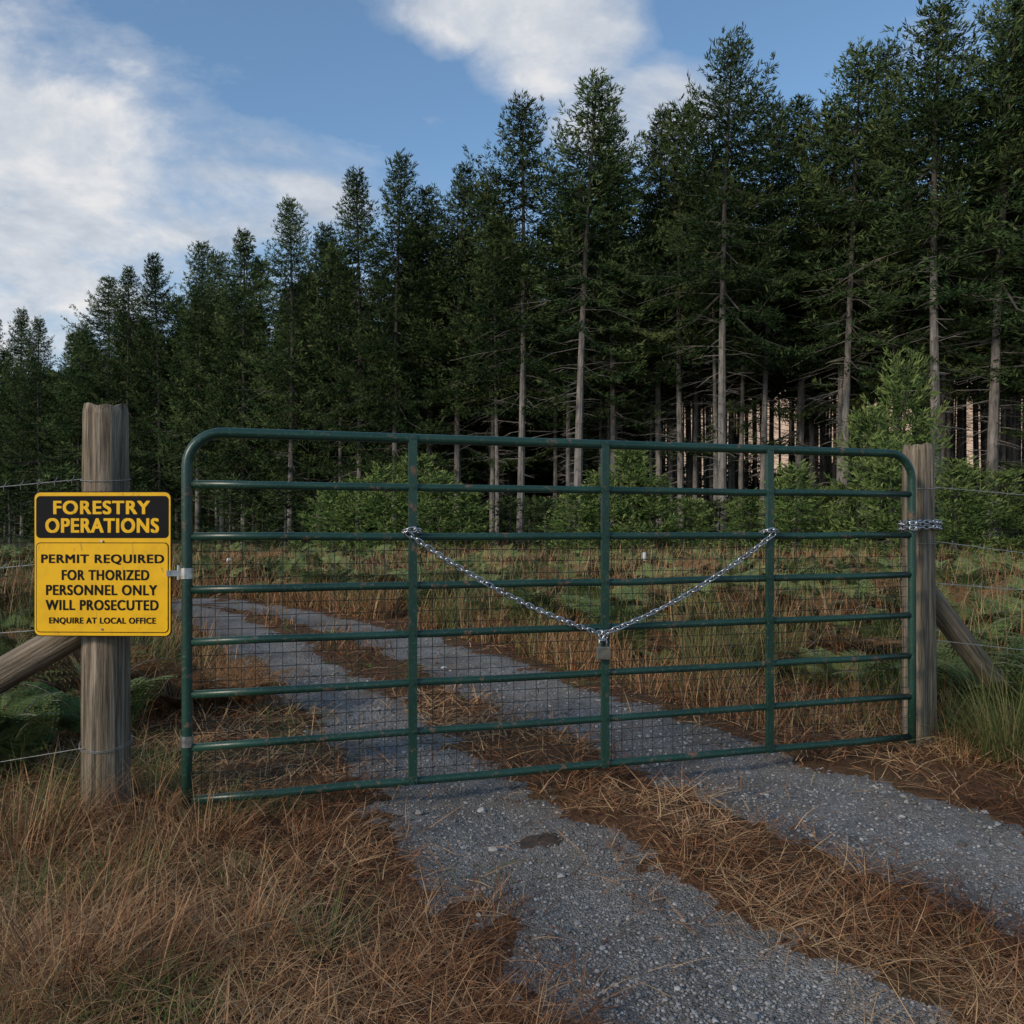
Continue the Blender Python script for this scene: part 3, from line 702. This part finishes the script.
log('far_fence_post',[-5.6,4.0,-.2],[-5.6,4.0,1.35],.07,.06,fw,21); log('far_fence_post',[6.6,5.3,-.2],[6.6,5.3,1.35],.07,.06,fw,22)
# ---------------------------------------------------------------- sign
D=3.205; k=D/F; sg=empty('forestry_warning_sign',(PX(102.5,D),D,CAMH-(564-HY)*k)); sg.rotation_euler=(0,0,math.radians(-2.0))
def rrect(name,cx,cz,w,h,r,y,mat,th=.0012):
    V=[];n=6
    for (sx,sz,a0) in ((1,1,0),(-1,1,90),(-1,-1,180),(1,-1,270)):
        for i in range(n+1):
            a=math.radians(a0+90*i/n); V.append((cx+sx*(w/2-r)+r*math.cos(a),y,cz+sz*(h/2-r)+r*math.sin(a)))
    m_=len(V); V2=[(a,y+th,c) for a,b_,c in V]
    me=bpy.data.meshes.new(name); me.from_pydata(V+V2,[],[list(range(m_))[::1]]+[list(range(m_,2*m_))[::-1]]+[[i,m_+i,m_+(i+1)%m_,(i+1)%m_] for i in range(m_)])
    me.materials.append(mat); return link(bpy.data.objects.new(name,me),sg)
W=140*k;Hh=145*k
rrect('backing_plate',0,0,W,Hh,.024,0,M_blk,.003)
rrect('yellow_border',0,0,W-.007,Hh-.007,.022,-.0012,M_yel)
rrect('header_panel',0,(564-517)*k,W-.020,42*k,.016,-.0024,M_blk)
rrect('lower_outline',0,(564-587.5)*k,W-.020,90*k,.016,-.0024,M_blk)
rrect('lower_panel',0,(564-587.5)*k,W-.026,90*k-.006,.014,-.0036,M_yel)
def text(s,cpx,cpy,wpx,hpx,y,mat,bold):
    cu=bpy.data.curves.new('t','FONT'); cu.body=s; cu.size=1; cu.offset=0; cu.align_x='CENTER'; cu.space_character=1.12
    o=bpy.data.objects.new('t',cu); bpy.context.scene.collection.objects.link(o)
    bpy.context.view_layer.update(); dg=bpy.context.evaluated_depsgraph_get()
    me=bpy.data.meshes.new_from_object(o.evaluated_get(dg)); bpy.data.objects.remove(o)
    v=np.zeros(len(me.vertices)*3);me.vertices.foreach_get('co',v);v=v.reshape(-1,3)
    mn=v.min(0);mx=v.max(0); u=(v-(mn+mx)/2)
    X=u[:,0]*wpx*k/(mx[0]-mn[0])+(cpx-102.5)*k; Z=u[:,1]*hpx*k/(mx[1]-mn[1])+(564-cpy)*k
    fs=[list(p.vertices) for p in me.polygons]; VV=[];FF=[]
    b=bold*hpx*k
    for i,(dx,dz) in enumerate(((-1,-.5),(1,-.5),(-1,.5),(1,.5),(0,0))):
        o0=len(VV); VV+=[(a+dx*b,y-.00012*i,c+dz*b) for a,c in zip(X,Z)]; FF+=[[q+o0 for q in f] for f in fs]
    m2=bpy.data.meshes.new('text'); m2.from_pydata(VV,[],FF); m2.materials.append(mat); m2.update()
    link(bpy.data.objects.new('text_'+s.split()[0].lower(),m2),sg)
text('FORESTRY',102,507.5,97,13,-.0034,M_yel,.055);text('OPERATIONS',102.5,525.5,114,14,-.0034,M_yel,.055)
text('PERMIT REQUIRED',103,559.5,124,10,-.0046,M_blk,.045);text('FOR THORIZED',106,575,88,10,-.0046,M_blk,.045)
text('PERSONNEL ONLY',102,590,112,10,-.0046,M_blk,.045);text('WILL PROSECUTED',102.5,605,114,10,-.0046,M_blk,.045)
text('ENQUIRE AT LOCAL OFFICE',103,621,108,7,-.0046,M_blk,.045)
mb=MB()
for bx,bz in ((0,(564-541)*k),(0,(564-629)*k)):
    tube(mb,[(bx,-.0080,bz),(bx,.01,bz)],.004,10)
mb.obj('bolts',[M_zinc],sg)
for px,y1,y2,D in ((229,562,578,17.),(644,556,570,19.)):
    mb=MB(); x=PX(px,D); zt_=CAMH-(y1-HY)/F*D
    tube(mb,[(x,D,-.05),(x,D,zt_+.05),(x,D,zt_+.08)],[.05,.05,.03],10); mb.obj('white_marker_post',[M_white],smooth=False)
mb=MB(); D=CAMH*F/(838-HY); cx=PX(540,D); V=[]; nr=8;ns=24
for i in range(nr+1):
    for j in range(ns):
        a=j/ns*6.283; r=.085*i/nr*(1+.5*(vnoise(np.array([math.cos(a)*3+5]),np.array([math.sin(a)*3+5]),4)[0]-.5)); 
        xx=cx+r*math.cos(a)*1.1;yy=D+r*math.sin(a)*.9
        V.append((xx,yy,float(gravz(np.array([xx]),np.array([yy]))[0])+.012*(1-(i/nr)**2)+.006*(hash2(i,j,1)-.5)-.004))
Q=[(i*ns+j,i*ns+(j+1)%ns,(i+1)*ns+(j+1)%ns,(i+1)*ns+j) for i in range(nr) for j in range(ns)]
mb.add(V,None,Q); mb.obj('mud_patch',[M_mud])

# ---------------------------------------------------------------- world
sd=nrm(np.array([-.62,-.62,.42])); el=math.asin(sd[2]); rot=math.atan2(sd[0],sd[1])
w=bpy.data.worlds.new('World'); bpy.context.scene.world=w; w.use_nodes=True; nt=w.node_tree
bg=nt.nodes['Background']
sk=N(nt,'ShaderNodeTexSky',sky_type='NISHITA'); sk.sun_disc=False; sk.sun_elevation=el; sk.sun_rotation=rot; sk.air_density=1.0;sk.dust_density=.5;sk.ozone_density=1.5
STR=.15
tc=N(nt,'ShaderNodeTexCoord').outputs['Generated']
sx=N(nt,'ShaderNodeSeparateXYZ');L(nt,tc,sx.inputs[0])
zc=mth(nt,'ADD',mth(nt,'MAXIMUM',sx.outputs[2],0),.38)
cv=N(nt,'ShaderNodeCombineXYZ');L(nt,mth(nt,'DIVIDE',sx.outputs[0],zc),cv.inputs[0]);L(nt,mth(nt,'DIVIDE',sx.outputs[1],zc),cv.inputs[1])
cn=noise(nt,2.8,10,.60,mapping(nt,cv.outputs[0],(1,1.2,1)),.25)
def blob(px,py,ex,ez):
    d=nrm(np.array([(px-512)/F,1,(HY-py)/F])); s=N(nt,'ShaderNodeVectorMath',operation='SUBTRACT');L(nt,tc,s.inputs[0]);s.inputs[1].default_value=tuple(d)
    m_=N(nt,'ShaderNodeVectorMath',operation='MULTIPLY');L(nt,s.outputs[0],m_.inputs[0]);m_.inputs[1].default_value=(1/ex,1/ex,1/ez)
    l=N(nt,'ShaderNodeVectorMath',operation='LENGTH');L(nt,m_.outputs[0],l.inputs[0])
    return mth(nt,'SUBTRACT',1,l.outputs['Value'],None,True)
bl=None
for a in ((-20,195,.26,.07),(100,205,.28,.08),(240,205,.20,.055),(-10,270,.3,.08),(460,0,.12,.06),(560,40,.13,.08),(650,115,.14,.07),(-500,150,.8,.3)):
    q=blob(*a); bl=q if bl is None else mth(nt,'MAXIMUM',bl,q)
bs=mth(nt,'SMOOTH_MIN',bl,.5,.25)
dn=mth(nt,'ADD',mth(nt,'MULTIPLY_ADD',cn,1.1,-.17),mth(nt,'MULTIPLY',bs,.72))
cm=ramp(nt,dn,[(.49,(0,0,0)),(.60,(.28,.28,.28)),(.74,(1,1,1))])
ccol=ramp(nt,noise(nt,3.6,8,.62,cv.outputs[0],.3),[(.32,(.38,.45,.55)),(.5,(.66,.69,.74)),(.64,(.96,.92,.88))])
skc=mix(nt,1.,sk.outputs[0],(STR*.90,STR*1.06,STR*1.12),'MULTIPLY')
hz=ramp(nt,mth(nt,'MAXIMUM',sx.outputs[2],0),[(0,(.8,.8,.8)),(.16,(.35,.35,.35)),(.40,(.02,.02,.02))])
skc=mix(nt,hz,skc,(.50,.57,.64))
fin=mix(nt,mth(nt,'MULTIPLY',cm,.94),skc,ccol)
wg=blob(870,440,.75,.16); fin=mix(nt,ramp(nt,wg,[(0,(0,0,0)),(.6,(.95,.95,.95))]),fin,(.64,.44,.31))
L(nt,fin,bg.inputs[0]); bg.inputs[1].default_value=1.0
sun=bpy.data.lights.new('sun','SUN'); sun.energy=2.1; sun.angle=math.radians(10); sun.color=(1,.84,.66)
so=link(bpy.data.objects.new('sun',sun)); so.rotation_mode='QUATERNION'; so.rotation_quaternion=Vector(-sd).to_track_quat('-Z','Y'); so.location=(-20,-20,15)
# ---------------------------------------------------------------- camera
cam=bpy.data.cameras.new('camera'); cam.sensor_width=36; cam.lens=F/1024*36; cam.shift_y=16/1024; cam.clip_start=.05; cam.clip_end=2000
co_=link(bpy.data.objects.new('camera',cam)); co_.location=(0,0,CAMH); co_.rotation_euler=(math.pi/2,0,0)
sc_=bpy.context.scene; sc_.camera=co_
sc_.view_settings.view_transform='Standard'; sc_.view_settings.look='None'; sc_.view_settings.exposure=0
